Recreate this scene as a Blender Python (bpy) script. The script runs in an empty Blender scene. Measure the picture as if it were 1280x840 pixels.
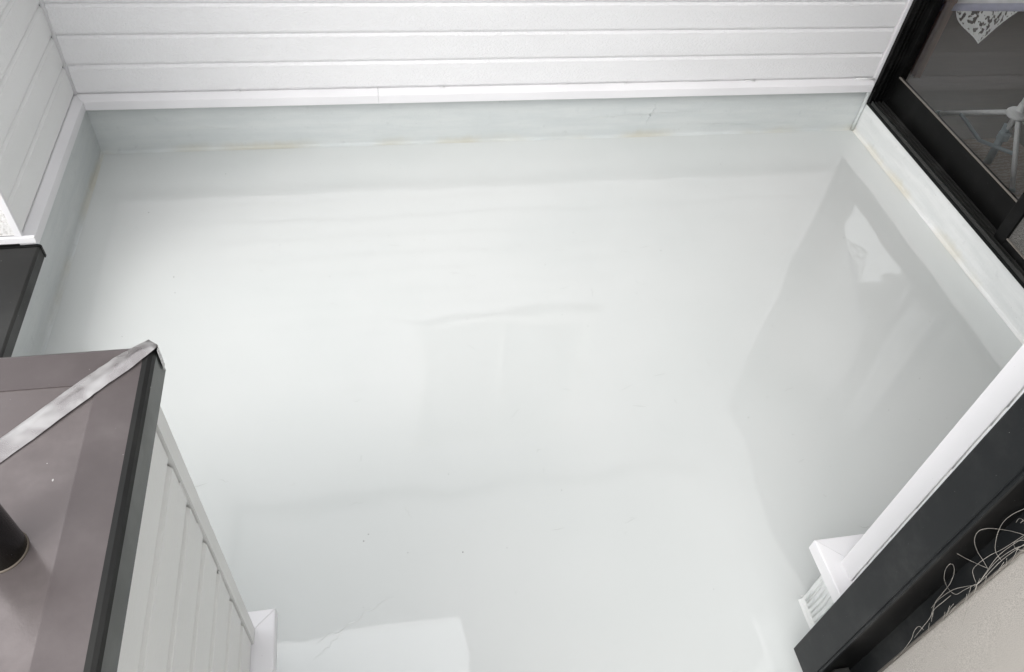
import bpy, bmesh, math, random
from mathutils import Vector, Matrix, noise
random.seed(7)
scene = bpy.context.scene
COL = scene.collection
PI = math.pi

# ------------------------------------------------------------------ camera
YAW, PITCH, ROLL = -0.2486, 0.8286, 0.1107
CAM = Vector((1.130, -3.116, 2.110))
fwd = Vector((-math.sin(YAW) * math.cos(PITCH), math.cos(YAW) * math.cos(PITCH), -math.sin(PITCH)))
r0 = Vector((math.cos(YAW), math.sin(YAW), 0)); u0 = r0.cross(fwd)
right = math.cos(ROLL) * r0 + math.sin(ROLL) * u0
up = -math.sin(ROLL) * r0 + math.cos(ROLL) * u0
cd = bpy.data.cameras.new('camera'); cam = bpy.data.objects.new('camera', cd); COL.objects.link(cam)
cam.matrix_world = Matrix(((right.x, up.x, -fwd.x, CAM.x), (right.y, up.y, -fwd.y, CAM.y),
                           (right.z, up.z, -fwd.z, CAM.z), (0, 0, 0, 1)))
cd.sensor_width = 36; cd.lens = 978.6 / 1280 * 36; cd.clip_start = 0.02; cd.clip_end = 2000
scene.camera = cam

# ------------------------------------------------------------------ sky and sun (bright overcast)
SUN_EL, SUN_AZ = math.radians(48), math.radians(225)      # azimuth clockwise from +Y: from the left, behind the camera
world = bpy.data.worlds.new('World'); scene.world = world; world.use_nodes = True
wn = world.node_tree; wn.nodes.clear()
sky = wn.nodes.new('ShaderNodeTexSky'); sky.sky_type = 'NISHITA'; sky.sun_disc = False
sky.sun_elevation = SUN_EL; sky.sun_rotation = SUN_AZ
sky.air_density = 1.0; sky.dust_density = 6.0; sky.ozone_density = 1.0
hs = wn.nodes.new('ShaderNodeHueSaturation'); hs.inputs['Saturation'].default_value = 0.16
bg = wn.nodes.new('ShaderNodeBackground'); bg.inputs['Strength'].default_value = 0.15
wo = wn.nodes.new('ShaderNodeOutputWorld')
cloud = wn.nodes.new('ShaderNodeMix'); cloud.data_type = 'RGBA'; cloud.inputs[0].default_value = 0.65     # even cloud layer over the clear sky
cloud.inputs[7].default_value = (6.4, 6.5, 6.6, 1)
wn.links.new(sky.outputs[0], hs.inputs['Color']); wn.links.new(hs.outputs[0], cloud.inputs[6]); wn.links.new(cloud.outputs[2], bg.inputs['Color'])
wn.links.new(bg.outputs[0], wo.inputs['Surface'])
sl = bpy.data.lights.new('sun', 'SUN'); sl.energy = 0.5; sl.angle = math.radians(70); sl.color = (1.0, 0.985, 0.965)
sun = bpy.data.objects.new('sun', sl); COL.objects.link(sun)
sd = Vector((math.sin(SUN_AZ) * math.cos(SUN_EL), math.cos(SUN_AZ) * math.cos(SUN_EL), math.sin(SUN_EL)))
sun.rotation_euler = sd.to_track_quat('Z', 'Y').to_euler(); sun.location = (0, 0, 20)
vs = scene.view_settings
vs.view_transform = 'Standard'; vs.look = 'None'; vs.gamma = 1.0; vs.use_curve_mapping = False
vs.exposure = 1.02

# ------------------------------------------------------------------ materials
class NT:
    def __init__(s, name):
        s.m = bpy.data.materials.new(name); s.m.use_nodes = True
        s.t = s.m.node_tree; s.t.nodes.clear()
        s.out = s.n('ShaderNodeOutputMaterial')
    def n(s, typ, **kw):
        x = s.t.nodes.new(typ)
        for k, v in kw.items(): setattr(x, k, v)
        return x
    def l(s, a, b): s.t.links.new(a, b)
    def val(s, node, name, v):
        if hasattr(v, 'is_output'): s.l(v, node.inputs[name])
        else: node.inputs[name].default_value = v
    def pos(s, scale=(1, 1, 1), coord='pos'):
        if coord == 'pos': o = s.n('ShaderNodeNewGeometry').outputs['Position']
        else: o = s.n('ShaderNodeTexCoord').outputs['Object']
        mp = s.n('ShaderNodeMapping'); mp.inputs['Scale'].default_value = scale
        s.l(o, mp.inputs['Vector']); return mp.outputs[0]
    def noise(s, v, scale, detail=3, rough=.5, dist=0):
        x = s.n('ShaderNodeTexNoise'); s.l(v, x.inputs['Vector'])
        x.inputs['Scale'].default_value = scale; x.inputs['Detail'].default_value = detail
        x.inputs['Roughness'].default_value = rough; x.inputs['Distortion'].default_value = dist
        return x.outputs['Fac']
    def ramp(s, f, a, b, lo=0., hi=1.):
        x = s.n('ShaderNodeMapRange'); s.l(f, x.inputs['Value'])
        x.inputs['From Min'].default_value = a; x.inputs['From Max'].default_value = b
        x.inputs['To Min'].default_value = lo; x.inputs['To Max'].default_value = hi
        x.interpolation_type = 'SMOOTHSTEP'; return x.outputs[0]
    def math(s, op, a, b=0.):
        x = s.n('ShaderNodeMath', operation=op)
        for i, v in enumerate((a, b)):
            if hasattr(v, 'is_output'): s.l(v, x.inputs[i])
            else: x.inputs[i].default_value = v
        return x.outputs[0]
    def mix(s, f, a, b):
        x = s.n('ShaderNodeMix', data_type='RGBA')
        s.val(x, 'Factor', f)
        for i, v in ((6, a), (7, b)):
            if hasattr(v, 'is_output'): s.l(v, x.inputs[i])
            else: x.inputs[i].default_value = (*v, 1)
        return x.outputs[2]
    def bump(s, h, strength, dist, normal=None):
        x = s.n('ShaderNodeBump'); x.inputs['Strength'].default_value = strength
        x.inputs['Distance'].default_value = dist; s.l(h, x.inputs['Height'])
        if normal is not None: s.l(normal, x.inputs['Normal'])
        return x.outputs[0]
    def bsdf(s, color, rough=.5, ior=1.5, metal=0., normal=None, **kw):
        p = s.n('ShaderNodeBsdfPrincipled')
        if hasattr(color, 'is_output'): s.l(color, p.inputs['Base Color'])
        else: p.inputs['Base Color'].default_value = (*color, 1)
        s.val(p, 'Roughness', rough); p.inputs['IOR'].default_value = ior; s.val(p, 'Metallic', metal)
        for k, v in kw.items(): s.val(p, k, v)
        if normal is not None: s.l(normal, p.inputs['Normal'])
        s.l(p.outputs[0], s.out.inputs['Surface']); return p
M = {}

# floor: glossy pale grey top coat
t = NT('floor_coat'); v = t.pos()
big = t.noise(v, .9, 3, .5); mid = t.noise(v, 5, 4, .55); fine = t.noise(v, 60, 3)
c = t.mix(t.ramp(big, .35, .65), (.628, .650, .640), (.660, .676, .666))
c = t.mix(t.ramp(mid, .62, .80, 0, .35), c, (.61, .625, .62))
streak = t.noise(t.pos((.7, 7, 1)), 7, 4, .6, .6)
c = t.mix(t.ramp(streak, .68, .80, 0, .22), c, (.57, .585, .58))
c = t.mix(t.ramp(t.noise(v, 36, 5, .7, .4), .69, .80, 0, .22), c, (.50, .51, .50))
rgh = t.ramp(t.noise(v, 2.2, 4, .6), .3, .75, .010, .035)
wav = t.noise(v, 2.9, 1.5, .45)
nb = t.bump(wav, .30, .014); nb = t.bump(t.noise(v, 14, 2), .10, .0012, nb); nb = t.bump(fine, .04, .0005, nb)
t.bsdf(c, rgh, 1.92, normal=nb); M['floor'] = t.m
# unused patch tone: bright sky reflection put into the colour
t = NT('sky_sheen_patch'); v = t.pos()
c = t.mix(t.ramp(t.noise(v, 9, 3), .4, .7), (.66, .67, .668), (.60, .612, .61))
t.bsdf(c, .06, 2.05, normal=t.bump(t.noise(v, 5, 2), .15, .003)); M['patch'] = t.m

# upstands: brushed-on coat, blotchy, ochre tide line low down
def upstand(name, a, b, stain, amount, top=.045):
    t = NT(name); v = t.pos()
    n1 = t.noise(t.pos((.7, .7, 5)), 4.5, 5, .6); n2 = t.noise(v, 22, 4, .6)
    c = t.mix(t.ramp(n1, .35, .68), a, b)
    c = t.mix(t.ramp(n2, .58, .76, 0, .40), c, tuple(x * .8 for x in a))
    sep = t.n('ShaderNodeSeparateXYZ'); t.l(t.n('ShaderNodeNewGeometry').outputs['Position'], sep.inputs[0])
    zz = t.math('ADD', sep.outputs['Z'], t.math('MULTIPLY', t.math('SUBTRACT', t.noise(t.pos((1, 1, .2)), 6, 4, .6), .5), .10))
    low = t.ramp(zz, 0.0, top, 1, 0)
    patchy = t.ramp(t.noise(v, 2.3, 2), .42, .62)
    c = t.mix(t.math('MULTIPLY', t.math('MULTIPLY', low, patchy), amount), c, stain)
    c = t.mix(t.ramp(t.noise(v, 130, 2), .74, .80, 0, .55), c, (.22, .21, .18))
    hb = t.bump(n2, .45, .004); hb = t.bump(t.noise(t.pos((.5, .5, 5)), 30, 4), .5, .002, hb)
    t.bsdf(c, .33, 1.5, normal=hb); return t.m
M['upstand'] = upstand('upstand_coat', (.575, .605, .605), (.625, .650, .645), (.52, .49, .39), .6)
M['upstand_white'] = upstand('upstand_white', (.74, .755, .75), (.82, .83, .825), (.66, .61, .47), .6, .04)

M['upstand_clean'] = upstand('upstand_clean', (.72, .735, .73), (.80, .81, .805), (.6, .58, .5), .15)
def siding(name, col, emb=.5, rough=.30):
    t = NT(name); v = t.pos()
    h = t.noise(t.pos((1, 1, 1.7)), 95, 3, .5, .7)
    c = t.mix(t.ramp(t.noise(t.pos((.5, .5, 2)), 2.2, 3), .3, .7), col, tuple(x * .96 for x in col))
    c = t.mix(t.ramp(t.noise(v, 170, 2), .76, .80, 0, .3), c, tuple(x * .6 for x in col))
    t.bsdf(c, rough, 1.5, normal=t.bump(t.ramp(h, .3, .7), emb, .0028)); return t.m
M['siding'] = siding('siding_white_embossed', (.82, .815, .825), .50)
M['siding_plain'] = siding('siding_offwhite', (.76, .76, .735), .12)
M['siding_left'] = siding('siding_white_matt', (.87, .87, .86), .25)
def paint(name, col, rough=.4, bump=.1, spots=.3):
    t = NT(name); v = t.pos()
    c = t.mix(t.ramp(t.noise(v, 3, 3), .3, .7), col, tuple(x * .95 for x in col))
    c = t.mix(t.ramp(t.noise(v, 120, 2), .73, .80, 0, spots), c, tuple(x * .45 for x in col))
    t.bsdf(c, rough, 1.5, normal=t.bump(t.noise(v, 45, 3), bump, .0012)); return t.m
M['trim'] = paint('trim_white', (.82, .81, .825), .32)
M['trim_grey'] = paint('trim_offwhite', (.76, .76, .74), .4)
M['caulk'] = paint('caulk_white', (.80, .80, .80), .55, .5)
t = NT('rough_render'); v = t.pos()
h = t.noise(v, 90, 5, .7)
t.bsdf(t.mix(t.ramp(h, .35, .5), (.58, .56, .54), (.84, .83, .82)), .8, normal=t.bump(h, 1, .006)); M['render'] = t.m
M['gap'] = paint('gap_dirt', (.035, .033, .03), .9, .3)
# bronze black aluminium coping: dusty, softly reflective
def coping(name, col, dust, rough, dust_amt):
    t = NT(name); v = t.pos()
    d = t.ramp(t.noise(v, 5, 5, .6), .35, .75)
    c = t.mix(t.math('MULTIPLY', d, dust_amt), col, dust)
    c = t.mix(t.ramp(t.noise(v, 170, 1), .80, .84, 0, .8), c, (.62, .60, .58))
    r = t.ramp(t.noise(v, 8, 4, .6), .3, .7, rough, rough + .14)
    t.bsdf(c, r, 1.5, .35, normal=t.bump(t.noise(v, 350, 2), .12, .0006)); return t.m
M['coping'] = coping('coping_bronze', (.135, .115, .114), (.31, .275, .27), .13, .65)
M['coping_margin'] = coping('coping_bronze_margin', (.105, .088, .088), (.21, .185, .183), .28, .55)
M['coping_edge'] = coping('coping_bronze_edge', (.075, .080, .074), (.14, .145, .135), .38, .4)
M['coping_black'] = coping('coping_black', (.013, .013, .0125), (.05, .049, .045), .38, .4)
def blackmetal(name, col, rough, dust, spec=.22):
    t = NT(name); v = t.pos()
    c = t.mix(t.ramp(t.noise(v, 6, 5, .65), .45, .8, 0, dust), col, (.13, .13, .125))
    c = t.mix(t.ramp(t.noise(v, 260, 2), .755, .80, 0, .7), c, (.5, .49, .47))
    t.bsdf(c, rough, 1.45, 0, normal=t.bump(t.noise(v, 300, 2), .08, .0005), **{'Specular IOR Level': spec}); return t.m
M['frame'] = blackmetal('frame_black', (.004, .004, .004), .36, .08, .15)
M['rail_face'] = blackmetal('frame_charcoal', (.010, .011, .012), .40, .2, .25)
M['track'] = blackmetal('track_grey', (.025, .025, .024), .34, .35, .35)
M['post'] = blackmetal('post_black', (.003, .003, .004), .18, .03, .14)
# aluminium tape
t = NT('silver_tape'); v = t.pos()
w = t.noise(t.pos((1, 1, 1)), 22, 2, .5, .3)
t.bsdf(t.mix(t.ramp(w, .35, .7), (.30, .28, .28), (.50, .485, .48)), t.ramp(w, .3, .7, .22, .36), 1.5, .8,
       normal=t.bump(w, .2, .003)); M['tape'] = t.m
t = NT('bead'); t.bsdf((.14, .115, .09), .5); M['bead'] = t.m
# window glass
def glass(name, tint, rough=.0):
    t = NT(name)
    fr = t.n('ShaderNodeFresnel'); fr.inputs['IOR'].default_value = 1.58
    tr = t.n('ShaderNodeBsdfTransparent'); tr.inputs['Color'].default_value = (*tint, 1)
    gl = t.n('ShaderNodeBsdfGlossy'); gl.inputs['Roughness'].default_value = rough
    mx = t.n('ShaderNodeMixShader'); t.l(fr.outputs[0], mx.inputs[0]); t.l(tr.outputs[0], mx.inputs[1]); t.l(gl.outputs[0], mx.inputs[2])
    # thin film of dust
    df = t.n('ShaderNodeBsdfDiffuse'); df.inputs['Color'].default_value = (.55, .53, .5, 1)
    m2 = t.n('ShaderNodeMixShader'); t.l(t.ramp(t.noise(t.pos(), 190, 3), .70, .8, .004, .10), m2.inputs[0])
    t.l(mx.outputs[0], m2.inputs[1]); t.l(df.outputs[0], m2.inputs[2]); t.l(m2.outputs[0], t.out.inputs['Surface']); return t.m
M['glass'] = glass('window_glass', (.97, .975, .97))
t = NT('frosted_glass'); t.bsdf((.48, .495, .485), .35, 1.5); M['frosted'] = t.m
# insect mesh: half-open weave
def mesh_mat(name, col, open_, trans=.3):
    t = NT(name)
    df = t.n('ShaderNodeBsdfDiffuse'); df.inputs['Color'].default_value = (*col, 1)
    tl = t.n('ShaderNodeBsdfTranslucent'); tl.inputs['Color'].default_value = (*col, 1)
    tr = t.n('ShaderNodeBsdfTransparent')
    a = t.n('ShaderNodeMixShader'); a.inputs[0].default_value = trans; t.l(df.outputs[0], a.inputs[1]); t.l(tl.outputs[0], a.inputs[2])
    b = t.n('ShaderNodeMixShader'); t.l(t.ramp(t.noise(t.pos(), 700, 2), .35, .65, open_ - .18, open_ + .18), b.inputs[0])
    t.l(a.outputs[0], b.inputs[1]); t.l(tr.outputs[0], b.inputs[2]); t.l(b.outputs[0], t.out.inputs['Surface']); return t.m
M['mesh'] = mesh_mat('insect_mesh', (.36, .35, .33), .45)
def cloth(name, col, rough=.9, wv=400):
    t = NT(name); v = t.pos()
    c = t.mix(t.ramp(t.noise(v, 14, 3), .3, .7), col, tuple(x * .88 for x in col))
    t.bsdf(c, rough, 1.4, normal=t.bump(t.noise(v, wv, 2), .3, .001)); return t.m
M['sheer'] = mesh_mat('sheer_white', (.92, .92, .91), .60, .75)
M['curtain'] = cloth('curtain_beige', (.56, .53, .50))
M['brown_curtain'] = cloth('curtain_brown', (.46, .33, .265))
M['white_cloth'] = cloth('cloth_white', (.84, .84, .85))
M['lilac'] = cloth('cloth_lilac', (.52, .52, .66))
M['lace'] = cloth('lace_white', (.80, .80, .79))
M['thread'] = cloth('thread_grey', (.40, .375, .34))
M['white_pipe'] = paint('pipe_white', (.92, .92, .92), .35)
M['grey_pipe'] = paint('pipe_shaded_grey', (.36, .42, .45), .4)  # struts' shaded grey put into the colour; feet and collar share it
t = NT('room_floor'); v = t.pos((1, 9, 1))
t.bsdf(t.mix(t.noise(v, 6, 4), (.075, .055, .04), (.12, .09, .065)), .5); M['room_floor'] = t.m
M['room_wall'] = paint('room_wall', (.20, .185, .165), .8)
t = NT('mat_swirl'); v = t.pos()
wv = t.n('ShaderNodeTexWave', wave_type='RINGS'); t.l(t.pos((1, 1, 1)), wv.inputs['Vector']); wv.inputs['Scale'].default_value = 14; wv.inputs['Distortion'].default_value = 7; wv.inputs['Detail'].default_value = 2; wv.inputs['Detail Scale'].default_value = 3
t.bsdf(t.mix(t.ramp(wv.outputs['Fac'], .55, .7), (.30, .235, .19), (.38, .32, .27)), .8); M['mat'] = t.m
t = NT('ground'); v = t.pos()
t.bsdf(t.mix(t.noise(v, 3, 5), (.10, .10, .10), (.20, .20, .19)), .9, normal=t.bump(t.noise(v, 60, 4), .5, .01)); M['ground'] = t.m
M['steel'] = paint('steel', (.45, .45, .43), .3)
t = NT('roof'); t.bsdf((.11, .11, .115), .7); M['roof'] = t.m

# ------------------------------------------------------------------ helpers
def obj(name, bm, mat, parent=None, smooth=False, loc=None):
    me = bpy.data.meshes.new(name)
    bmesh.ops.recalc_face_normals(bm, faces=bm.faces); bm.to_mesh(me); bm.free()
    me.materials.append(M[mat])
    if smooth:
        for p in me.polygons: p.use_smooth = True
    o = bpy.data.objects.new(name, me); COL.objects.link(o)
    if parent: o.parent = parent
    if loc: o.location = loc
    return o
def copy(o, loc, parent=None):
    c = o.copy(); COL.objects.link(c); c.parent = parent or o.parent; c.location = loc; return c
def tag(o, label, cat, group=None):
    o['label'] = label; o['category'] = cat; o['kind'] = 'thing'
    if group: o['group'] = group
    return o
def struct(o): o['kind'] = 'structure'; return o
def thing(name, label, cat, loc=(0, 0, 0), group=None):
    # parts are written in world coordinates, so the Empty sits at the origin of the site with its marker at the base
    o = bpy.data.objects.new(name, None); COL.objects.link(o); o.empty_display_size = .1
    o.location = loc; return tag(o, label, cat, group)
def put(o, root):                       # parent a world-space part under a root that stands elsewhere
    o.parent = root; o.matrix_parent_inverse = Matrix.Translation(-root.location); return o
def box(bm, x0, x1, y0, y1, z0, z1, bev=0.):
    vs = [bm.verts.new((x, y, z)) for x in (x0, x1) for y in (y0, y1) for z in (z0, z1)]
    fs = [(0, 1, 3, 2), (4, 6, 7, 5), (0, 4, 5, 1), (2, 3, 7, 6), (0, 2, 6, 4), (1, 5, 7, 3)]
    F = [bm.faces.new([vs[i] for i in f]) for f in fs]
    if bev:
        es = list({e for f in F for e in f.edges})
        bmesh.ops.bevel(bm, geom=es, offset=bev, segments=2, profile=.7, affect='EDGES')
    return bm
def B(*a, bev=0.): return box(bmesh.new(), *a, bev=bev)
def prism(prof, o, u, n, a, b, ka=0., kb=0., bm=None, w=Vector((0, 0, 1))):
    # prof: closed loop of (offset along n, height z); swept along u from a to b; ka, kb shear the ends (mitres)
    bm = bm or bmesh.new(); o = Vector(o); u = Vector(u); n = Vector(n)
    A = [bm.verts.new(o + u * (a + ka * d) + n * d + w * z) for d, z in prof]
    Bv = [bm.verts.new(o + u * (b + kb * d) + n * d + w * z) for d, z in prof]
    k = len(prof)
    for i in range(k): bm.faces.new((A[i], A[(i + 1) % k], Bv[(i + 1) % k], Bv[i]))
    bm.faces.new(A); bm.faces.new(Bv[::-1]); return bm
def tube(bm, pts, r, seg=8, caps=True):
    pts = [Vector(p) for p in pts]; rings = []
    d = (pts[1] - pts[0]).normalized(); ref = Vector((0, 0, 1)) if abs(d.z) < .9 else Vector((1, 0, 0))
    for i, p in enumerate(pts):
        d = (pts[min(i + 1, len(pts) - 1)] - pts[max(i - 1, 0)]).normalized()
        a = (ref - d * ref.dot(d)).normalized(); b = d.cross(a); ref = a
        rr = r[i] if isinstance(r, (list, tuple)) else r
        rings.append([bm.verts.new(p + (a * math.cos(2 * PI * k / seg) + b * math.sin(2 * PI * k / seg)) * rr) for k in range(seg)])
    for A, C in zip(rings, rings[1:]):
        for k in range(seg): bm.faces.new((A[k], A[(k + 1) % seg], C[(k + 1) % seg], C[k]))
    if caps: bm.faces.new(rings[0][::-1]); bm.faces.new(rings[-1])
    return bm
def lathe(bm, c, prof, seg=28):
    c = Vector(c); rings = [[bm.verts.new(c + Vector((r * math.cos(2 * PI * k / seg), r * math.sin(2 * PI * k / seg), z))) for k in range(seg)] for r, z in prof]
    for A, C in zip(rings, rings[1:]):
        for k in range(seg): bm.faces.new((A[k], A[(k + 1) % seg], C[(k + 1) % seg], C[k]))
    bm.faces.new(rings[0][::-1]); bm.faces.new(rings[-1]); return bm

X, Y, Z = Vector((1, 0, 0)), Vector((0, 1, 0)), Vector((0, 0, 1))
W = 3.588                       # x of the window wall's upstand; back upstand y = 0, left upstand x = 0, floor z = 0
ZB, PB = 0.2935, 0.1244         # lowest siding joint and board pitch
TOPZ = ZB + 22 * PB             # top of the siding

# one siding board: (outward offset, z) with a chamfered top edge under the lip of the next board
def board_profile(d=.014, p=PB):
    return [(-.010, 0.0), (d - .0055, 0.0), (d - .0040, .0035), (d - .0012, .0080), (d, .0115), (d, p - .0160), (d - .0018, p - .0152), (d - .0012, p - .0140), (d - .0024, p - .0120), (d - .0125, p - .0002), (-.010, p - .0002)]
def boards(root, o, u, n, a, b, mat, k0=0, k1=22, skip=()):
    first = None
    for k in range(k0, k1):
        if k in skip: continue
        if first is None:
            first = put(obj('siding_board', prism(board_profile(), Vector(o), u, n, a, b), mat), root); first.location = (0, 0, ZB + k * PB)
        else:
            c = first.copy(); COL.objects.link(c); c.location = (0, 0, ZB + k * PB)
# flashing: sloped cap, rounded nose, vertical face
FL = [(-.012, .291), (.000, .2905), (.024, .2755), (.0275, .2735), (.0285, .270), (.0285, .236), (.0265, .2335), (.022, .2335), (.020, .240), (-.012, .240)]

def sheet_y(y, xa, xb, za, zb):
    bm = bmesh.new(); bm.faces.new([bm.verts.new(p) for p in ((xa, y, za), (xb, y, za), (xb, y, zb), (xa, y, zb))]); return bm
# ------------------------------------------------------------------ ground, floor
bm = bmesh.new(); S = 400
bm.faces.new([bm.verts.new(p) for p in ((-S, -S, -3.2), (S, -S, -3.2), (S, S, -3.2), (-S, S, -3.2))])
struct(obj('ground', bm, 'ground'))
bm = bmesh.new()
def quad(*p): bm.faces.new([bm.verts.new(q) for q in p])
quad((-.10, -2.36, 0), (W + .05, -2.36, 0), (W + .05, .06, 0), (-.10, .06, 0))
quad((.70, -6.2, 0), (2.36, -6.2, 0), (2.36, -2.36, 0), (.70, -2.36, 0))
bmesh.ops.remove_doubles(bm, verts=bm.verts, dist=1e-5)
floor = struct(obj('floor', bm, 'floor'))
struct(obj('floor_slab', B(-.08, W, -6.2, .04, -.35, -.02), 'trim_grey'))

# cured drip along a trowel seam, scuffs and specks on the floor
def ribbon(pts, w, h):
    bm = bmesh.new(); prev = None; n = len(pts)
    for i, p in enumerate(pts):
        p = Vector((*p, 0)); q = Vector((*pts[min(i + 1, n - 1)], 0)) - Vector((*pts[max(i - 1, 0)], 0)); s = Vector((-q.y, q.x, 0)).normalized()
        k = math.sin(PI * (i + .15) / (n - .7)); ww = w * (.35 + .65 * k) * random.uniform(.7, 1.3)
        r = [bm.verts.new(p + s * ww + Z * .0005), bm.verts.new(p + Z * (h * (.4 + .6 * k))), bm.verts.new(p - s * ww + Z * .0005)]
        if prev:
            for a in (0, 1): bm.faces.new((prev[a], prev[a + 1], r[a + 1], r[a]))
        prev = r
    return bm
def wander(p, q, n, amp):
    p, q = Vector(p), Vector(q); d = q - p; s = Vector((-d.y, d.x)).normalized(); out = []
    for i in range(n):
        f = i / (n - 1); out.append(tuple(p + d * f + s * amp * noise.noise(Vector((f * 9 + p.x * 7, p.y * 5, 0))) * 2 * min(1, 4 * f, 4 * (1 - f))))
    return out
obj('seam_ridge', ribbon(wander((.905, -2.275), (1.135, -2.16), 40, .007), .0022, .0016), 'floor', floor)
obj('seam_ridge', ribbon(wander((.985, -2.245), (.895, -2.32), 20, .005), .0014, .0010), 'floor', floor)
bm = bmesh.new()
for i in range(70):
    x, y = random.uniform(.1, W - .1), random.uniform(-2.3, -.06)
    r = random.choice((.0012, .0014, .0017, .0021)) * random.uniform(.6, 1.1); k = random.randint(4, 6); a0 = random.random() * 6
    vs = [bm.verts.new((x + r * random.uniform(.6, 1.3) * math.cos(a0 + 2 * PI * j / k), y + r * random.uniform(.6, 1.3) * math.sin(a0 + 2 * PI * j / k), .0012)) for j in range(k)]
    top = bm.verts.new((x, y, .0012 + r * .5))
    for j in range(k): bm.faces.new((vs[j], vs[(j + 1) % k], top))
o = obj('dirt_specks', bm, 'gap', floor); o['kind'] = 'stuff'
bm = bmesh.new()
t = NT('scuff'); t.bsdf((.44, .455, .445), .3, 1.6); M['scuff'] = t.m
for i in range(46):
    x, y = random.uniform(.5, 2.6), random.uniform(-2.2, -.5); a = random.uniform(-.4, .5) if random.random() < .7 else random.uniform(0, PI); L = random.uniform(.012, .06)
    pts = wander((x, y), (x + L * math.cos(a), y + L * math.sin(a)), 7, .004); w = random.uniform(.0004, .0011)
    prev = None
    for j, p in enumerate(pts):
        ww = w * math.sin(PI * (j + .2) / 6.5); s = Vector((-math.sin(a), math.cos(a), 0)) * ww; P = Vector((*p, .0007))
        r = (bm.verts.new(P + s), bm.verts.new(P - s))
        if prev: bm.faces.new((prev[0], prev[1], r[1], r[0]))
        prev = r
o = obj('scuff_marks', bm, 'scuff', floor); o['kind'] = 'stuff'

# upstand sheet with a hand-laid surface: grid with slight waviness and a cove at the foot
def upstand_bm(o, u, n, a, b, h, amp=.0022, cove=.012, k=60, rows=7, seed=0, back=.06):
    bm = bmesh.new(); o = Vector(o); u = Vector(u); n = Vector(n); R = []
    prof = [(cove, .0006), (cove * .35, cove * .3), (0, cove)] + [(0, cove + (h - cove) * i / rows) for i in range(1, rows + 1)] + [(-back, h)]
    for i in range(k + 1):
        s = a + (b - a) * i / k; row = []
        for d, z in prof:
            w = amp * noise.noise(Vector((s * 5 + seed, z * 9, seed))) + amp * .5 * noise.noise(Vector((s * 19 + seed, z * 30, seed)))
            row.append(bm.verts.new(o + u * s + n * (d + w) + Z * z))
        R.append(row)
    for A, C in zip(R, R[1:]):
        for j in range(len(prof) - 1): bm.faces.new((A[j], A[j + 1], C[j + 1], C[j]))
    return bm

# ------------------------------------------------------------------ back wall: embossed white siding with a window high up
YS, XS = -.014, -.015
bw = thing('siding_wall', 'long white wall of embossed horizontal siding above the grey floor edge, facing the parapet', 'wall', (1.8, .05, 0))
part = lambda name, bm, mat, root, **k: put(obj(name, bm, mat, **k), root)
WX0, WX1, WK0, WK1 = 1.33, 2.42, 7, 17
WZ0, WZ1 = ZB + WK0 * PB, ZB + WK1 * PB
bb = Vector((0, YS + .014, 0))
boards(bw, bb, X, -Y, XS + .003, W - .030, 'siding', 0, 22, range(WK0, WK1))
boards(bw, bb, X, -Y, XS + .003, WX0, 'siding', WK0, WK1)
boards(bw, bb, X, -Y, WX1, W - .030, 'siding', WK0, WK1)
for nm, a in (('wall_core', (XS - .05, WX0 + .04, .012, .16, -.3, TOPZ)), ('wall_core', (WX1 - .04, W - .03, .012, .16, -.3, TOPZ)),
              ('wall_core', (WX0 + .04, WX1 - .04, .012, .16, -.3, WZ0 + .02)), ('wall_core', (WX0 + .04, WX1 - .04, .012, .16, WZ1 - .02, TOPZ))):
    part(nm, B(*a), 'gap', bw)
part('upstand', upstand_bm((0, 0, 0), X, -Y, -.01, W + .01, .245, seed=3, back=.010), 'upstand', bw)
part('flashing', prism(FL, (0, YS, 0), X, -Y, XS + .0008, 1.2000, 1, 0), 'trim', bw)
part('flashing', prism(FL, (0, YS, 0), X, -Y, 1.2012, W - .026), 'trim', bw)
part('corner_bead', tube(bmesh.new(), [(XS + .001, YS + .001, ZB), (XS + .001, YS + .001, TOPZ)], .0085, 8), 'trim', bw, smooth=True)
# sealant that fills the joint above the flashing at the window end, with dabs along it
bm = bmesh.new(); tube(bm, [(W - .12, YS - .004, .2925), (W - .07, YS - .006, .2925), (W - .022, YS - .006, .2925)], .0055, 8)
part('sealant', bm, 'caulk', bw, smooth=True)
for x, L in ((.62, .012), (1.47, .02), (2.31, .010), (2.9, .05)):
    part('sealant', tube(bmesh.new(), [(x, YS - .0005, .2922), (x + L, YS - .0015, .2922)], .0035, 6), 'caulk', bw, smooth=True)
part('top_coping', B(XS - .06, W - .03, -.05, .20, TOPZ + .002, TOPZ + .06, bev=.004), 'coping_black', bw)
# trowel ridges on the back upstand
def ridge(p, q, n, amp, w, h, pl):
    pts = wander(p, q, n, amp); bm = bmesh.new(); prev = None
    for i, (a, z) in enumerate(pts):
        k = math.sin(PI * (i + .2) / (n - .6)); ww = w * (.3 + .7 * k) * random.uniform(.6, 1.4)
        r = [bm.verts.new((a, pl + .002, z + ww)), bm.verts.new((a, pl - h * k, z)), bm.verts.new((a, pl + .002, z - ww))]
        if prev:
            for j in (0, 1): bm.faces.new((prev[j], prev[j + 1], r[j + 1], r[j]))
        prev = r
    return bm
for p, q, n_ in (((1.95, .105), (2.72, .130), 46), ((2.46, .045), (2.50, .20), 20), ((2.5, .06), (3.3, .052), 40), ((.35, .10), (.62, .115), 20)):
    part('trowel_ridge', ridge(p, q, n_, .010, .0035, .0028, -.0005), 'upstand', bw, smooth=True)

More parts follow.
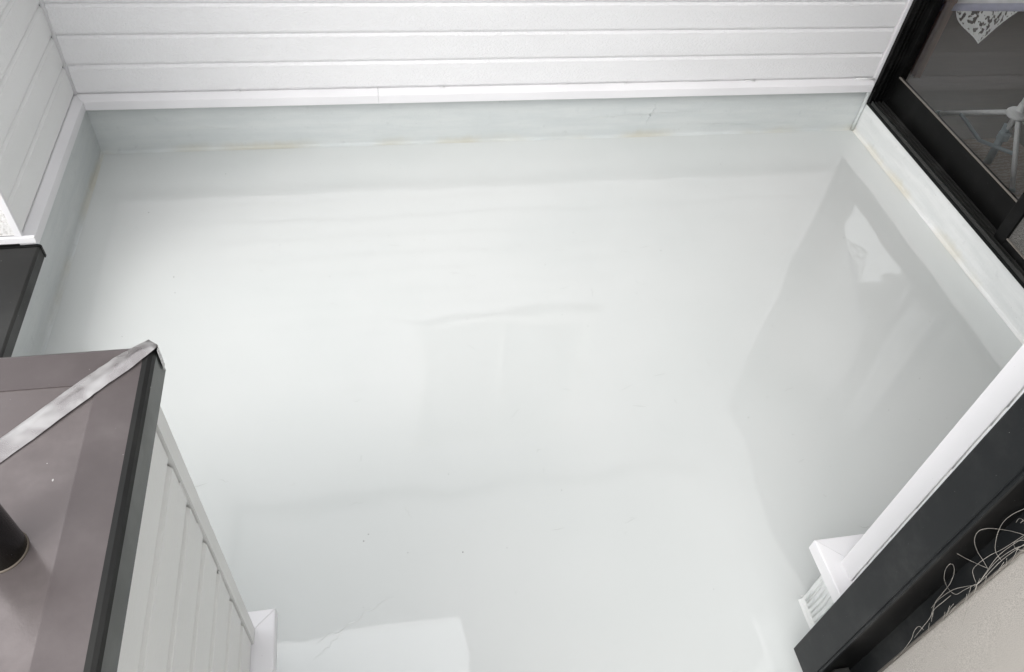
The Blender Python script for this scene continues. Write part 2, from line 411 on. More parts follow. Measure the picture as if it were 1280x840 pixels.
# window high in the back wall, mirrored by the wet-looking floor
bwin = thing('wall_window', 'window with frosted panes and pale frame set high in the embossed siding wall', 'window', (1.87, 0, WZ0))
for a in ((WX0, WX1, WZ0, WZ0 + .045), (WX0, WX1, WZ1 - .045, WZ1)): part('frame', B(a[0], a[1], -.045, .05, a[2], a[3], bev=.003), 'trim_grey', bwin)
for a in (WX0, WX1 - .045): part('frame', B(a, a + .045, -.042, .05, WZ0 + .045, WZ1 - .045, bev=.003), 'trim_grey', bwin)
xm = (WX0 + WX1) / 2
for a, b, y in ((WX0 + .045, xm + .025, .012), (xm - .025, WX1 - .045, -.020)):
    s = part('sash', B(a, a + .04, y, y + .028, WZ0 + .045, WZ1 - .045), 'trim_grey', bwin)
    for q in (B(b - .04, b, y, y + .028, WZ0 + .045, WZ1 - .045), B(a + .04, b - .04, y, y + .028, WZ0 + .045, WZ0 + .09), B(a + .04, b - .04, y, y + .028, WZ1 - .085, WZ1 - .045)):
        put(obj('rail', q, 'trim_grey'), bwin).parent = s; bpy.context.view_layer.update()
    for ch in s.children: ch.matrix_parent_inverse = Matrix.Identity(4)
    g = obj('pane', B(a + .04, b - .04, y + .011, y + .016, WZ0 + .09, WZ1 - .085), 'frosted', s)
part('window_backing', B(WX0 + .02, WX1 - .02, .10, .12, WZ0, WZ1), 'room_wall', bwin)

# ------------------------------------------------------------------ left return wall
LY = -.897
lw = thing('siding_wall', 'short white siding wall returning from the corner to the low black-capped kerb', 'wall', (-.1, -.45, 0))
boards(lw, (XS - .014, 0, 0), -Y, X, -YS + .003, -LY, 'siding_left')
part('wall_core', B(-.19, XS - .023, LY - .004, .010, -.3, TOPZ), 'gap', lw)
part('flashing', prism(FL, (XS, 0, 0), -Y, X, -YS + .0008, -LY + .012, 1, 0), 'trim', lw)
cb = B(-.012 + XS, XS + .0075, LY - .014, LY + .001, .303, TOPZ, bev=.002); part('corner_trim', cb, 'trim', lw)
part('end_panel', B(-.195, XS - .012, LY - .010, LY - .004, .306, TOPZ), 'render', lw)
part('end_trim', B(-.22, XS + .044, LY - .018, LY - .0045, .276, .301, bev=.003), 'trim', lw)
part('top_coping', B(-.24, .03, LY - .04, -.052, TOPZ + .002, TOPZ + .06, bev=.004), 'coping_black', lw)
part('upstand', upstand_bm((0, 0, 0), -Y, X, -.01, -LY + .02, .245, seed=11, back=.010), 'upstand', lw)

# low kerb with black cap where the return wall stops
kb = thing('kerb_wall', 'low kerb with black metal cap beyond the end of the short siding wall', 'kerb', (-.1, -1.6, 0))
part('upstand', upstand_bm((0, 0, 0), -Y, X, -LY + .02, 2.37, .245, seed=12, back=.010), 'upstand', kb)
part('wall_core', B(-.20, -.012, -2.36, LY - .0185, -.3, .243), 'trim_grey', kb)
CP = [(-.26, .264), (.030, .270), (.036, .268), (.038, .264), (.038, .224), (.0355, .224), (.0355, .252), (-.26, .252)]
part('coping', prism(CP, (0, 0, 0), -Y, X, -LY + .0195, 2.36), 'coping_black', kb)
part('coping_joint', prism([(-.26, .2665), (.031, .2725), (.0375, .2705), (.0405, .2655), (.0405, .2215), (.0385, .2215), (.0385, .2655), (.036, .2685), (.030, .2705), (-.26, .2645)], (0, 0, 0), -Y, X, -LY + .0185, -LY + .030), 'frame', kb)

# ------------------------------------------------------------------ parapet with mitred dark coping
PX, PY = .795, -2.335
pw = thing('parapet_wall', 'off-white siding parapet turning a corner under a wide bronze coping', 'parapet', (.65, -2.9, 0))
t0 = .012
boards(pw, (PX - .014, 0, 0), -Y, X, -PY + .040, 6.2, 'siding_plain', 0, 7)
for k in (7,):
    prof = board_profile(); part('siding_board', prism([(d, ZB + k * PB + min(z, .03)) for d, z in ((-.01, .002), (t0, .002), (t0, .028), (-.01, .028))], (PX - .0125, 0, 0), -Y, X, -PY + .040, 6.2), 'siding_plain', pw)
boards(pw, (0, PY - .014, 0), -X, Y, -PX + .040, .2, 'siding_plain', 0, 7)
part('wall_core', B(.53, PX - .0225, -6.2, PY - .0225, -.3, 1.19), 'gap', pw)
part('wall_core', B(-.2, .529, -2.60, PY - .0225, -.3, 1.19), 'gap', pw)
part('siding_back', B(.515, .5295, -6.2, -2.61, -.3, 1.19), 'siding_plain', pw)
bm = bmesh.new()      # L-shaped corner trim
Lp = [(0.0, 0.0), (-.0365, 0.0), (-.0365, -.010), (-.012, -.012), (-.010, -.0365), (0.0, -.0365)]
a = [bm.verts.new((PX + .003 + p[0], PY + .003 + p[1], .285)) for p in Lp]; b = [bm.verts.new((PX + .003 + p[0], PY + .003 + p[1], 1.19)) for p in Lp]
for i in range(6): bm.faces.new((a[i], a[(i + 1) % 6], b[(i + 1) % 6], b[i]))
bm.faces.new(a); bm.faces.new(b[::-1]); bmesh.ops.bevel(bm, geom=[e for e in bm.edges if abs(e.verts[0].co.x - e.verts[1].co.x) < 1e-6 and abs(e.verts[0].co.y - e.verts[1].co.y) < 1e-6 and e.verts[0].co.x > PX and e.verts[0].co.y > PY], offset=.002, segments=2, affect='EDGES')
part('corner_trim', bm, 'trim_grey', pw)
# crumbs of old sealant left in the joint beside the corner trim
zz = .30
while zz < 1.17:
    L = random.uniform(.012, .07)
    if random.random() < .35:
        part('sealant', tube(bmesh.new(), [(PX - .002, PY - .037, zz), (PX - .001 + random.uniform(-.001, .001), PY - .0372, zz + L)], .0020, 6), 'trim_grey', pw, smooth=True)
    zz += L + random.uniform(.004, .03)
FP = [(-.012, .283), (.002, .282), (.044, .279), (.0465, .2775), (.047, .275), (.047, .236), (.0445, .2345), (-.012, .236)]
part('flashing', prism(FP, (PX, 0, 0), -Y, X, -PY + .0006, 6.2, -1, 0), 'trim', pw)
part('flashing', prism(FP, (0, PY, 0), -X, Y, -PX + .0006, .2, -1, 0), 'trim', pw)
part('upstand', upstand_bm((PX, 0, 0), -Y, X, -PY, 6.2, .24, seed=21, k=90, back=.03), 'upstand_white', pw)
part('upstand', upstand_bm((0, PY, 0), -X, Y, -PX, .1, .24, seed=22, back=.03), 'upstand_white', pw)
# coping: outer lip, rounded edge, flat margin, shallow step, central plate; two legs mitred at the corner
CX, CY, CZ = .812, -2.305, 1.236
marg = [(0.0, CZ - .056), (0.0, CZ - .007), (-.0015, CZ - .0025), (-.006, CZ), (-.066, CZ + .0015), (-.066, CZ - .004), (-.012, CZ - .006), (-.0025, CZ - .012), (-.0025, CZ - .056)]
plate = [(-.066, CZ + .0002), (-.25, CZ + .0035), (-.25, CZ - .004), (-.066, CZ - .004)]
inner = [(-.25, CZ + .0015), (-.305, CZ), (-.309, CZ - .0025), (-.311, CZ - .007), (-.311, CZ - .056), (-.3085, CZ - .056), (-.308, CZ - .010), (-.25, CZ - .004)]
for nm, pr in (('coping_margin', marg), ('coping_plate', plate), ('coping_margin', inner)):
    mt = 'coping' if nm == 'coping_plate' else 'coping_margin'
    part(nm, prism(pr, (CX, 0, 0), -Y, X, -CY, 6.2, -1, 0), mt, pw)
    part(nm, prism(pr, (0, CY, 0), -X, Y, -CX, .25, -1, 0), mt, pw)
LIPC = [(.0012, CZ - .058), (.0012, CZ - .0085), (.0003, CZ - .0085), (.0003, CZ - .058)]
part('coping_lip', prism(LIPC, (CX, 0, 0), -Y, X, -CY, 6.2, -1, 0), 'coping_edge', pw)
part('coping_lip', prism(LIPC, (0, CY, 0), -X, Y, -CX, .25, -1, 0), 'coping_edge', pw)
EDGE = [(.0016, CZ - .0088), (-.001, CZ - .002), (-.006, CZ + .0008), (-.0125, CZ + .0012), (-.0125, CZ + .0002), (-.006, CZ - .0002), (.0004, CZ - .0088)]
part('coping_edge', prism(EDGE, (CX, 0, 0), -Y, X, -CY, 6.2, -1, 0), 'coping_black', pw)
# crinkled silver tape over the mitre, dressed down over the corner
bm = bmesh.new(); rows = []
ts = [(-1, None)] + [(i / 40, None) for i in range(41)]
L = .31
d0 = Vector((-1, -1, 0)).normalized(); s0 = Vector((-1, 1, 0)).normalized()
tip = Vector((CX + .002, CY + .002, 0))
for i in range(46):
    row = []
    for j in range(9):
        f = (j - 4) / 4
        if i < 5:     # turned down the corner
            zdrop = (4 - i) * .011 + .002; base = tip + d0 * (-.0008) + s0 * f * .010
            p = Vector((base.x, base.y, CZ - zdrop)) + d0 * abs(f) * .0085
        else:
            t_ = (i - 4.6) / 41.; hw = .010 + (.0165 - .010) * min(1, t_ * 6)
            hw += .0008 * noise.noise(Vector((t_ * 9, j * .3, 2)))
            base = tip + d0 * (t_ * L) + s0 * f * hw + s0 * (.003 * math.sin(t_ * 5 + .4))
            p = Vector((base.x, base.y, CZ + .0035 + .0045 * (1 - f * f) * min(1, t_ * 10 + .15) + .0012 * noise.noise(Vector((t_ * 30, f * 2, 7)))))
        row.append(bm.verts.new(p))
    rows.append(row)
for A, C in zip(rows, rows[1:]):
    for j in range(8): bm.faces.new((A[j], A[j + 1], C[j + 1], C[j]))
part('mitre_tape', bm, 'tape', pw, smooth=True)

# round black post on the parapet
ps = thing('handrail_post', 'round black metal post standing on the bronze coping', 'post', (.685, -2.612, CZ))
part('tube', lathe(bmesh.new(), (.685, -2.612, CZ), [(.0275, .001), (.0275, .72), (.026, .724)], 40), 'post', ps, smooth=False)
for p in ps.children[0].data.polygons: p.use_smooth = len(p.vertices) == 4
part('sealant_ring', lathe(bmesh.new(), (.685, -2.612, CZ), [(.0288, .0015), (.0286, .0028), (.0276, .0042)], 40), 'bead', ps, smooth=True)
part('cap', lathe(bmesh.new(), (.685, -2.612, CZ), [(.0295, .722), (.0295, .738), (.026, .744), (.008, .747)], 40), 'post', ps)

# ------------------------------------------------------------------ window wall on the right
hw = thing('house_wall', 'white house wall holding the wide dark sliding window, with a stained white upstand', 'wall', (W + .1, -1.2, 0))
UT = .156
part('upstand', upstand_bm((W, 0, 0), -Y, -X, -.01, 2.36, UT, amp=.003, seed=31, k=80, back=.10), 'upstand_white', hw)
WT = 2.36
part('jamb_trim', B(W - .026, W + .05, -.0215, .012, .215, TOPZ, bev=.003), 'trim', hw)
bm = bmesh.new(); tube(bm, [(W - .012, -.012, .004), (W - .008, -.008, .08), (W - .010, -.012, .16), (W - .016, -.016, .225), (W - .024, -.016, .262)], [.010, .008, .009, .012, .007], 8)
part('sealant', bm, 'upstand', hw, smooth=True)
k1 = 17
boards(hw, (W + .02, 0, 0), -Y, -X, .022, 2.30, 'siding', k1, 22)
part('wall_core', B(W + .03, W + .14, -2.33, -.022, ZB + k1 * PB, TOPZ), 'trim', hw)
part('wall_core', B(W + .02, W + .14, -2.33, 0, -.3, UT - .004), 'trim', hw)
part('side_trim', B(W - .004, W + .14, -2.325, -2.262, UT + .002, ZB + k1 * PB - .002), 'trim', hw)
for a in ((W + .14, 3.82, -.3, TOPZ), (5.8, 6.5, -.3, TOPZ), (3.82, 5.8, -.3, .62), (3.82, 5.8, 2.45, TOPZ)): part('room_side', B(a[0], a[1], 1.2, 1.3, a[2], a[3]), 'room_wall', hw)   # unseen window opening added on this side to light the laundry stand
for x in (3.82, 4.78, 5.74): part('added_side_mullion', B(x, x + .06, 1.22, 1.28, .62, 2.45), 'frame', hw)
part('added_side_pane', sheet_y(1.25, 3.82, 5.8, .62, 2.45), 'glass', hw); part('room_side', B(6.5, 6.6, -2.33, 1.3, -.3, TOPZ), 'room_wall', hw)
part('room_side', B(W + .0, W + .14, .17, 1.3, -.3, TOPZ), 'room_wall', hw); part('partition', B(W + .141, 6.5, -2.45, -2.331, -.3, TOPZ), 'room_wall', hw)
struct(obj('room_floor', B(W + .141, 6.499, -2.33, 1.199, .05, .145), 'room_floor'))
struct(obj('ceiling', B(W + .141, 6.499, -2.33, 1.199, 2.62, 2.7), 'room_wall'))

wd = thing('sliding_window', 'wide black sliding window with one clear sash and one screen sash', 'window', (W + .05, -1.14, UT))
y0, y1 = -.022, -2.26
# sill: front nose and four track ribs
part('sill', B(W - .006, W + .135, y1, y0, UT + .001, UT + .016, bev=.002), 'frame', wd)
for x in (W - .004, W + .014, W + .033, W + .052, W + .071): part('track_rib', B(x, x + .0045, y1 + .003, y0 - .030, UT + .015, UT + .034, bev=.001), 'track', wd)
part('head', B(W - .008, W + .135, y1, y0, WT - .05, WT, bev=.002), 'frame', wd)
for a, b in ((y0 - .022, y0 - .001), (y1 + .001, y1 + .022)): part('jamb', B(W - .010, W + .132, a, b, UT + .017, WT - .051, bev=.002), 'frame', wd)
for x in (W + .004, W + .024, W + .043): part('jamb_rib', B(x, x + .005, y0 - .036, y0 - .021, UT + .04, WT - .055), 'frame', wd)
def sheet(x, ya, yb, za, zb):
    bm = bmesh.new(); bm.faces.new([bm.verts.new(p) for p in ((x, ya, za), (x, ya, zb), (x, yb, zb), (x, yb, za))]); return bm
def sash(x, ya, yb, rail_h, st, pane, label=None, th=.028, top=.05):
    z0, z1 = UT + .026, WT - .055
    s = part('sash', B(x, x + th, ya - st, ya, z0, z1, bev=.0025), 'frame', wd)
    for q, nm, mt in ((B(x + .0005, x + th - .0005, yb, yb + st, z0, z1, bev=.0025), 'stile', 'frame'),
                      (B(x + .001, x + th - .001, yb + st, ya - st, z0, z0 + rail_h, bev=.002), 'bottom_rail', 'frame'),
                      (B(x + .001, x + th - .001, yb + st, ya - st, z1 - top, z1, bev=.002), 'top_rail', 'frame'),
                      (sheet(x + .011, yb + st - .004, ya - st + .004, z0 + rail_h - .004, z1 - top + .004), 'pane', pane),
                      (B(x + .0025, x + .009, yb + st, ya - st, z0 + rail_h, z0 + rail_h + .005), 'gasket', 'bead')):
        c = obj(nm, q, mt); c.parent = s; c.matrix_parent_inverse = s.matrix_parent_inverse.copy()
        c.matrix_parent_inverse = Matrix.Identity(4)
    if label: s['label'] = label
    return s
t = NT('grey_mesh'); M['gasket'] = t.m; t.bsdf((.20, .18, .16), .6); M['bead_dark'] = t.m
sash(W + .056, y0 - .024, -1.16, .148, .034, 'glass', 'clear glass sash with a tall black bottom rail')
sash(W + .090, -1.10, y1 + .024, .148, .05, 'glass')
sash(W + .016, -1.062, y1 + .026, .040, .058, 'mesh', 'insect screen sash with grey mesh')
for c in [o for o in bpy.data.objects if o.name.startswith('gasket')]: c.data.materials[0] = M['bead_dark']

# things behind the glass
cu = thing('curtain', 'brown curtain gathered at the end of the clear glass sash', 'curtain', (W + .2, .06, .30))
bm = bmesh.new(); R = []
for i in range(61):
    f = i / 60; y = .155 - .19 * f; x = W + .20 + .018 * math.sin(f * 38) + .008 * math.sin(f * 91)
    R.append([bm.verts.new((x + .004 * math.sin(f * 20 + z * 3), y, z)) for z in (.30, .6, 1.0, 1.5, 2.0, 2.3)])
for A, C in zip(R, R[1:]):
    for j in range(5): bm.faces.new((A[j], A[j + 1], C[j + 1], C[j]))
part('fabric', bm, 'brown_curtain', cu, smooth=True)
part('curtain_rail', B(W + .19, W + .215, -1.2, .165, 2.30, 2.325), 'frame', cu)
cu2 = thing('curtain', 'pale curtain hanging behind the grey insect screen of the wide window', 'curtain', (W + .2, -1.7, .2))
bm = bmesh.new(); R = []
for i in range(121):
    f = i / 120; y = -1.16 - 1.05 * f; x = W + .20 + .022 * math.sin(f * 60) + .01 * math.sin(f * 23)
    R.append([bm.verts.new((x, y, z)) for z in (.17, .8, 1.5, 2.3)])
for A, C in zip(R, R[1:]):
    for j in range(3): bm.faces.new((A[j], A[j + 1], C[j + 1], C[j]))
part('fabric', bm, 'curtain', cu2, smooth=True)
part('curtain_rail', B(W + .19, W + .215, -2.25, -1.21, 2.30, 2.325), 'frame', cu2)

# sheer curtain added to soften and stripe the light of the added side window
cs = thing('curtain', 'added sheer white curtain softening the added light window at the side of the room behind the glass', 'curtain', (4.6, 1.16, .6))
for xa, xb in ((3.84, 4.62), (4.70, 5.78)):
    bm = bmesh.new(); R = []
    for i in range(91):
        f = i / 90; x = xa + (xb - xa) * f; y = 1.165 + .018 * math.sin(f * 46 + xa) + .008 * math.sin(f * 19)
        R.append([bm.verts.new((x + .05 * f * math.sin(z * 2.2), y, z)) for z in (.58, .9, 1.3, 1.7, 2.1, 2.5)])
    for A, C in zip(R, R[1:]):
        for j in range(5): bm.faces.new((A[j], A[j + 1], C[j + 1], C[j]))
    part('fabric', bm, 'sheer', cs, smooth=True)
part('curtain_rail', B(3.80, 5.82, 1.155, 1.175, 2.5, 2.52), 'frame', cs)

# folding laundry stand
HX, HY = W + .36, -.52
st = thing('laundry_stand', 'white folding laundry stand with round hub standing behind the window glass', 'laundry stand', (HX, HY, .145))
part('pole', tube(bmesh.new(), [(HX, HY, .33), (HX, HY, 1.62)], .014, 14), 'white_pipe', st, smooth=True)
part('hub', lathe(bmesh.new(), (HX, HY, 0), [(.012, .385), (.040, .388), (.047, .396), (.047, .408), (.040, .416), (.018, .420), (.016, .45)], 28), 'white_pipe', st)
for dx, dy, m_ in ((-.02, .40, 'white_pipe'), (-.02, -.22, 'white_pipe'), (.34, .05, 'white_pipe')):
    part('leg', tube(bmesh.new(), [(HX + dx * .07, HY + dy * .07, .395), (HX + dx, HY + dy, .155)], .011, 10), m_, st, smooth=True)
    part('foot', tube(bmesh.new(), [(HX + dx * .97, HY + dy * .97, .162), (HX + dx * 1.03, HY + dy * 1.03, .148)], .014, 10), 'grey_pipe', st, smooth=True)
part('strut', tube(bmesh.new(), [(HX, HY + .012, .34), (HX - .02, HY - .02, .16)], .017, 10), 'grey_pipe', st, smooth=True)
part('strut', tube(bmesh.new(), [(HX - .02, HY + .27, .235), (HX - .03, HY + .08, .215), (HX - .02, HY - .11, .275)], .009, 8), 'grey_pipe', st, smooth=True)
part('collar', lathe(bmesh.new(), (HX, HY, 0), [(.016, .27), (.026, .275), (.026, .305), (.016, .31)], 18), 'grey_pipe', st)
for k in range(6):
    a = k * PI / 3 + .3
    part('arm', tube(bmesh.new(), [(HX, HY, 1.55), (HX + .42 * math.cos(a), HY + .42 * math.sin(a), 1.50)], .006, 8), 'white_pipe', st, smooth=True)
part('top_knob', lathe(bmesh.new(), (HX, HY, 0), [(.02, 1.55), (.03, 1.56), (.03, 1.6), (.01, 1.63)], 16), 'white_pipe', st)

# white cloth with lilac hem and a lace point, pegged on the stand
CLX = W + .20
cl = thing('hanging_cloth', 'white cloth with lilac hem and lace point hanging behind the window glass', 'cloth', (CLX, -.25, .6))
def cloth_pt(y, z, s=0.): return Vector((CLX + s + .014 * math.sin(y * 26 + z * 3) + .010 * math.sin(z * 9 + y * 7), y, z))
def hem(y): return .66 - (y + .07) * .47     # lower edge height of the woven cloth
bm = bmesh.new(); R = []
for i in range(41):
    y = .03 - .62 * i / 40; R.append([bm.verts.new(cloth_pt(y, hem(y) + .012 + (1.50 - hem(y)) * j / 24)) for j in range(25)])
for A, C in zip(R, R[1:]):
    for j in range(24): bm.faces.new((A[j], A[j + 1], C[j + 1], C[j]))
part('fabric', bm, 'white_cloth', cl, smooth=True)
bm = bmesh.new(); R = []
for i in range(81):
    y = .033 - .626 * i / 80; h = hem(y)
    R.append([bm.verts.new(cloth_pt(y, h + z, s)) for s, z in ((-.004, -.010), (-.006, .010), (-.004, .024), (.004, .024), (.006, .010), (.004, -.010))])
for A, C in zip(R, R[1:]):
    for j in range(6): bm.faces.new((A[j], A[(j + 1) % 6], C[(j + 1) % 6], C[j]))
part('hem', bm, 'lilac', cl, smooth=True)
bm = bmesh.new(); N = 110; tri = {}
A_, B_, C_ = (-.055, hem(-.055)), (-.425, hem(-.425)), (-.270, .598)      # (y, z): far corner, near corner, tip
def inside(y, z):
    # barycentric
    (x1, y1_), (x2, y2), (x3, y3) = A_, B_, C_
    d = (y2 - y3) * (x1 - x3) + (x3 - x2) * (y1_ - y3)
    a = ((y2 - y3) * (y - x3) + (x3 - x2) * (z - y3)) / d; b = ((y3 - y1_) * (y - x3) + (x1 - x3) * (z - y3)) / d
    return a, b, 1 - a - b
yy = [A_[0] + (B_[0] - A_[0]) * i / N for i in range(N + 1)]; z_top = max(A_[1], B_[1]); zz_ = [C_[1] + (z_top - C_[1]) * i / N for i in range(N + 1)]
V = {}
def gv(i, j):
    if (i, j) not in V: V[i, j] = bm.verts.new(cloth_pt(yy[i], zz_[j], -.002))
    return V[i, j]
for i in range(N):
    for j in range(N):
        y = (yy[i] + yy[i + 1]) / 2; z = (zz_[j] + zz_[j + 1]) / 2; a, b, c = inside(y, z)
        if min(a, b, c) < 0: continue
        v = noise.noise(Vector((y * 52, z * 52, 3))); w = noise.noise(Vector((y * 95, z * 60, 9)))
        if min(a, b) > .035 and (v > .15 or (w > .24 and v > -.25)): continue
        bm.faces.new((gv(i, j), gv(i + 1, j), gv(i + 1, j + 1), gv(i, j + 1)))
part('lace_point', bm, 'lace', cl, smooth=True)
for y in (-.02, -.27, -.52):
    part('peg', B(CLX - .014, CLX + .018, y - .006, y + .006, 1.47, 1.56, bev=.002), 'lilac', cl)

# towel hanging beside it: seen mirrored in the floor
tw = thing('hanging_cloth', 'plain white towel hanging on the laundry stand nearer the screen sash', 'cloth', (W + .24, -.82, .55))
bm = bmesh.new(); R = []
for i in range(31):
    y = -.70 - .20 * i / 30; R.append([bm.verts.new((W + .25 + .016 * math.sin(i * .6) + .01 * math.sin(z * 6), y, z)) for z in [.56 + .08 * k for k in range(13)]])
for A, C in zip(R, R[1:]):
    for j in range(12): bm.faces.new((A[j], A[j + 1], C[j + 1], C[j]))
part('fabric', bm, 'white_cloth', tw, smooth=True)
part('peg', B(W + .235, W + .265, -.80, -.788, 1.49, 1.545, bev=.002), 'lilac', tw)

mt = B(W + .27, W + .62, -.82, -.34, .1455, .152, bev=.002)
tag(obj('floor_mat', mt, 'mat'), 'small brown patterned mat under the laundry stand', 'mat')

# ------------------------------------------------------------------ near house wall and its window
NX, NY = 2.270, -2.335
nw = thing('house_wall', 'white house corner with wide corner trim beside the black shutter guide rail', 'wall', (2.6, -2.8, 0))
part('corner_trim', B(NX - .004, NX + .06, -2.4105, -2.357, .276, TOPZ, bev=.0025), 'trim', nw)
part('edge_trim', B(NX - .002, NX + .02, -2.445, -2.4135, .276, TOPZ, bev=.002), 'trim', nw)
part('joint', B(NX + .004, NX + .03, -2.4135, -2.4105, .276, TOPZ - .01), 'gap', nw)
zz = .31
while zz < 2.0:
    L = random.uniform(.05, .16)
    part('sealant', tube(bmesh.new(), [(NX + .0022, -2.412, zz), (NX + .0022, -2.412, zz + L)], .0024, 6), 'trim_grey', nw, smooth=True)
    zz += L + random.uniform(.005, .012)
part('wall_core', B(NX + .06, 3.70, NY - .15, NY - .034, -.3, TOPZ), 'trim', nw)
boards(nw, (0, NY - .036, 0), -X, Y, -3.59, -NX - .062, 'siding', 0, 22)
part('flashing', prism([(d if d > 0 else -.03, z) for d, z in FP], (NX, 0, 0), Y, -X, -2.49, NY - .0006, 0, 1), 'trim', nw)
part('flashing', prism([(d if d > 0 else -.03, z) for d, z in FP], (0, NY, 0), -X, Y, -3.58, -NX - .0006, 0, 1), 'trim', nw)
part('upstand', upstand_bm((NX, 0, 0), Y, -X, -6.2, NY, .24, amp=.004, seed=41, k=120, back=.04), 'upstand_clean', nw)
part('upstand', upstand_bm((0, NY, 0), -X, Y, -3.6, -NX, .24, seed=42, back=.04), 'upstand_clean', nw)
for k in range(9):      # trowel ribs at the corner of the upstand
    yk = -2.345 - k * .013 + random.uniform(-.003, .003)
    part('coat_rib', tube(bmesh.new(), [(NX + .001, yk, .02), (NX - .002, yk - .002, .09), (NX + .001, yk + .001, random.uniform(.15, .22))], random.uniform(.002, .0042), 6), 'upstand_clean', nw, smooth=True)
part('wall_core', B(NX + .06, NX + .2, -6.2, -4.42, -.3, TOPZ), 'trim', nw)
part('wall_core', B(NX + .01, NX + .2, -4.42, NY - .16, 2.3, TOPZ), 'trim', nw)
part('wall_core', B(NX + .045, NX + .2, -4.42, NY - .16, -.3, .10), 'trim', nw)
part('room_side', B(NX + .2, 6.5, -6.2, -6.1, -.3, TOPZ), 'room_wall', nw); part('room_side', B(6.5, 6.6, -6.2, -2.46, -.3, TOPZ), 'room_wall', nw)
part('room_side', B(NX + .2, 6.5, -6.09, -2.5, .0, .1), 'room_floor', nw)

nv = thing('screen_window', 'window with black shutter guide rail and pale insect screen with frayed threads', 'window', (2.2, -3.4, .08))
GX = 2.150
part('guide_rail', B(GX, NX + .03, -2.575, -2.489, .075, 2.30, bev=.003), 'rail_face', nv)
part('guide_lip', B(GX + .004, GX + .012, -2.5815, -2.5745, .075, 2.30, bev=.001), 'rail_face', nv)
part('guide_side', B(GX + .014, NX + .03, -2.5785, -2.5745, .075, 2.30), 'frame', nv)
part('outer_rail', B(GX, NX + .03, -4.42, -4.335, .075, 2.30, bev=.003), 'rail_face', nv)
part('sill', B(GX + .02, NX + .06, -4.334, -2.583, .09, .125, bev=.003), 'frame', nv)
part('head', B(GX, NX + .06, -4.334, -2.5825, 2.2, 2.30, bev=.003), 'frame', nv)
part('stop', B(GX + .035, GX + .075, -2.60, -2.582, .126, .17, bev=.002), 'track', nv)
part('stop', B(GX + .03, GX + .06, -2.63, -2.605, .126, .15, bev=.002), 'track', nv)
SXX = 2.246
SY0, SY1 = -2.577, -3.55
s = part('screen_sash', B(SXX, SXX + .022, SY0 - .048, SY0 - .0005, .13, 2.195, bev=.002), 'rail_face', nv)
def sub(nm, q, mt, **k):
    c = obj(nm, q, mt, **k); c.parent = s; return c
sub('stile', B(SXX, SXX + .022, SY1, SY1 + .045, .13, 2.195, bev=.002), 'rail_face')
sub('bottom_rail', B(SXX + .001, SXX + .021, SY1 + .045, SY0 - .048, .13, .19, bev=.002), 'rail_face')
sub('top_rail', B(SXX + .001, SXX + .021, SY1 + .045, SY0 - .048, 2.14, 2.195, bev=.002), 'rail_face')
sub('spline', tube(bmesh.new(), [(SXX + .001, SY0 - .0495, .18), (SXX + .001, SY0 - .0495, 2.14)], .003, 8), 'bead_dark', smooth=True)
bm = bmesh.new(); R = []
for i in range(81):
    y = SY0 - .051 - (SY0 - .051 - SY1 - .045) * i / 80
    R.append([bm.verts.new((SXX + .006 + .006 * noise.noise(Vector((y * 5, z * 2.4, 0))) - .004 * min(1, i / 14), y, z)) for z in [.19 + .05 * k for k in range(40)]])
for A, C in zip(R, R[1:]):
    for j in range(39): bm.faces.new((A[j], A[j + 1], C[j + 1], C[j]))
t = NT('grey_screen_cloth')
M['screen'] = mesh_mat('insect_screen_pale', (.62, .585, .545), .15)
sub('screen_mesh', bm, 'screen', smooth=True)
# frayed threads pulled out of the mesh along the spline
random.seed(23)
def bez(P, n=26):
    out = []
    for i in range(n + 1):
        t_ = i / n; Q = [Vector(p) for p in P]
        while len(Q) > 1: Q = [a.lerp(b, t_) for a, b in zip(Q, Q[1:])]
        out.append(Q[0])
    return out
ye = SY0 - .049
def pixel_at_x(px, py, x):              # where the ray through a photo pixel meets the plane of the screen
    d = fwd + right * ((px - 640) / 978.6) - up * ((py - 420) / 978.6)
    k = min((x - CAM.x) / d.x, (-2.584 - CAM.y) / d.y)      # stay in front of the guide rail's side
    return CAM + d * k
TH = [[(128, 322), (160, 340), (205, 362), (258, 385)],
      [(440, 246), (370, 225), (310, 215), (260, 212), (220, 225), (203, 262), (215, 310), (240, 350), (262, 390)],
      [(440, 118), (370, 150), (325, 190), (300, 250), (295, 310), (320, 350)],
      [(70, 430), (75, 395), (95, 368), (112, 375), (113, 410), (95, 455), (60, 500), (30, 540), (20, 600)],
      [(70, 430), (85, 470), (120, 500), (160, 480), (210, 455)],
      [(15, 560), (50, 520), (110, 480), (170, 465), (215, 455), (250, 410), (300, 340), (360, 290), (440, 240)],
      [(15, 620), (25, 570), (70, 530), (100, 505)], [(210, 450), (195, 400), (215, 370), (270, 330), (330, 300), (440, 228)],
      [(440, 262), (380, 270), (385, 300), (440, 312)], [(150, 635), (165, 580), (190, 530), (215, 460)], [(20, 640), (45, 700), (80, 740)],
      [(385, 185), (400, 168), (415, 175), (405, 187), (440, 160)], [(-60, 690), (-20, 640), (10, 600), (22, 560)], [(-120, 760), (-75, 700), (-60, 660), (-40, 640), (-20, 655)],
      [(200, 470), (245, 430), (330, 345), (440, 268)], [(230, 440), (300, 355), (380, 300), (440, 282)]]
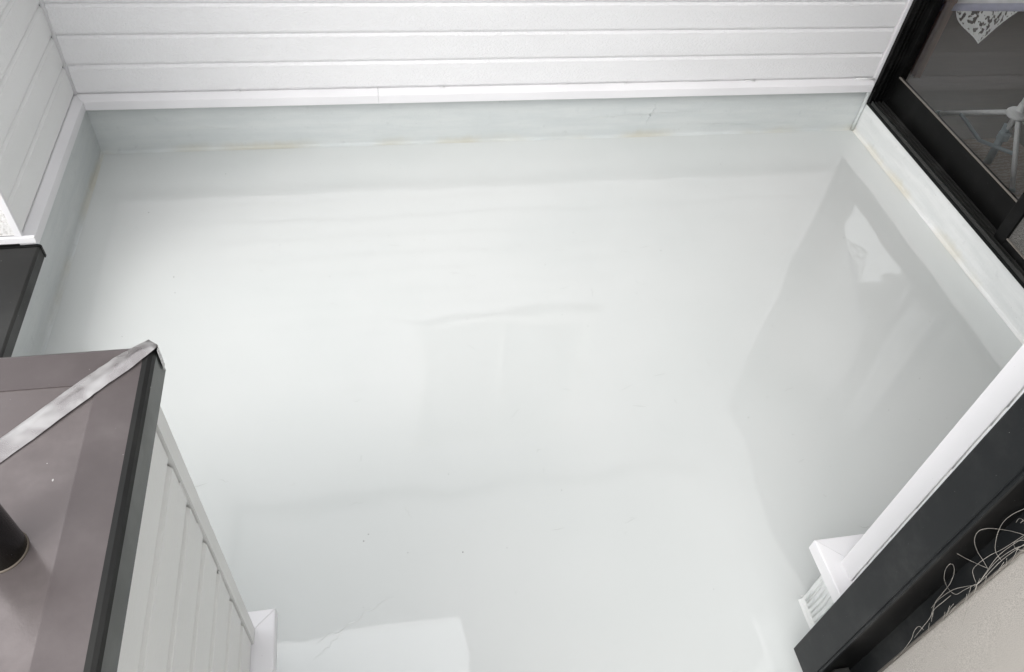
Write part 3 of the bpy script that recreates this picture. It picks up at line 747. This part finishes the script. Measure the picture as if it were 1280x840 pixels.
for path in TH:
    P = [Vector((1160 + a / 3.5, 600 + b / 3.5, 0)) for a, b in path]; pts = []; ph = random.uniform(0, 6)
    for i in range(len(P) - 1):
        p0, p1, p2, p3 = P[max(i - 1, 0)], P[i], P[i + 1], P[min(i + 2, len(P) - 1)]
        for k in range(6):
            t_ = k / 6; pts.append(.5 * (2 * p1 + (p2 - p0) * t_ + (2 * p0 - 5 * p1 + 4 * p2 - p3) * t_ ** 2 + (3 * p1 - p0 - 3 * p2 + p3) * t_ ** 3))
    pts.append(P[-1]); n_ = len(pts)
    pts = [pixel_at_x(p.x, p.y, SXX - .003 - .016 * math.sin(PI * i / (n_ - 1)) * (1 + .4 * math.sin(i * .5 + ph))) for i, p in enumerate(pts)]
    sub('thread', tube(bmesh.new(), pts, .00042, 5), 'thread', smooth=True)
for k in range(26):     # short fuzz on the torn edge
    z = random.uniform(.3, 1.25); P = [(SXX, ye - .003, z)]
    P += [(SXX - random.uniform(.002, .008), ye + random.uniform(-.01, .006), z + random.uniform(.005, .02)), (SXX - random.uniform(.002, .010), ye + random.uniform(-.012, .010), z + random.uniform(.02, .05))]
    sub('thread', tube(bmesh.new(), bez(P, 8), .00045, 4), 'thread', smooth=True)
cu3 = thing('curtain', 'pale beige curtain behind the frayed insect screen', 'curtain', (NX + .16, -3.3, .15))
bm = bmesh.new(); R = []
for i in range(121):
    f = i / 120; y = -2.56 - 1.75 * f; x = NX + .085 + .022 * math.sin(f * 44) + .012 * math.sin(f * 17 + 1)
    R.append([bm.verts.new((x + .01 * math.sin(z * 2 + f * 9), y, z)) for z in (.14, .5, .9, 1.3, 1.7, 2.25)])
for A, C in zip(R, R[1:]):
    for j in range(5): bm.faces.new((A[j], A[j + 1], C[j + 1], C[j]))
part('fabric', bm, 'curtain', cu3, smooth=True)
part('curtain_rail', B(NX + .075, NX + .095, -4.32, -2.55, 2.25, 2.27), 'frame', cu3)

# ------------------------------------------------------------------ flat roofs closing the house
ro = thing('flat_roof', 'flat roof with pale soffit over the house and the walled side of the balcony', 'roof', (3, -1, TOPZ))
part('slab', B(-.24, 1.57, -1.0, .30, TOPZ + .062, TOPZ + .20, bev=.01), 'trim', ro)
part('slab', B(1.571, W - .06, -1.75, .30, TOPZ + .064, TOPZ + .20, bev=.01), 'trim', ro)
part('slab', B(W - .059, 6.7, -2.36, 1.4, TOPZ + .062, TOPZ + .20, bev=.01), 'trim', ro)
part('slab', B(NX - .12, 6.7, -6.3, -2.362, TOPZ + .062, TOPZ + .20, bev=.01), 'trim', ro)
part('membrane', B(-.20, 6.66, -.96, .28, TOPZ + .2005, TOPZ + .215), 'roof', ro)

# ------------------------------------------------------------------ render settings
scene.render.engine = 'CYCLES'
scene.cycles.max_bounces = 10; scene.cycles.transparent_max_bounces = 12
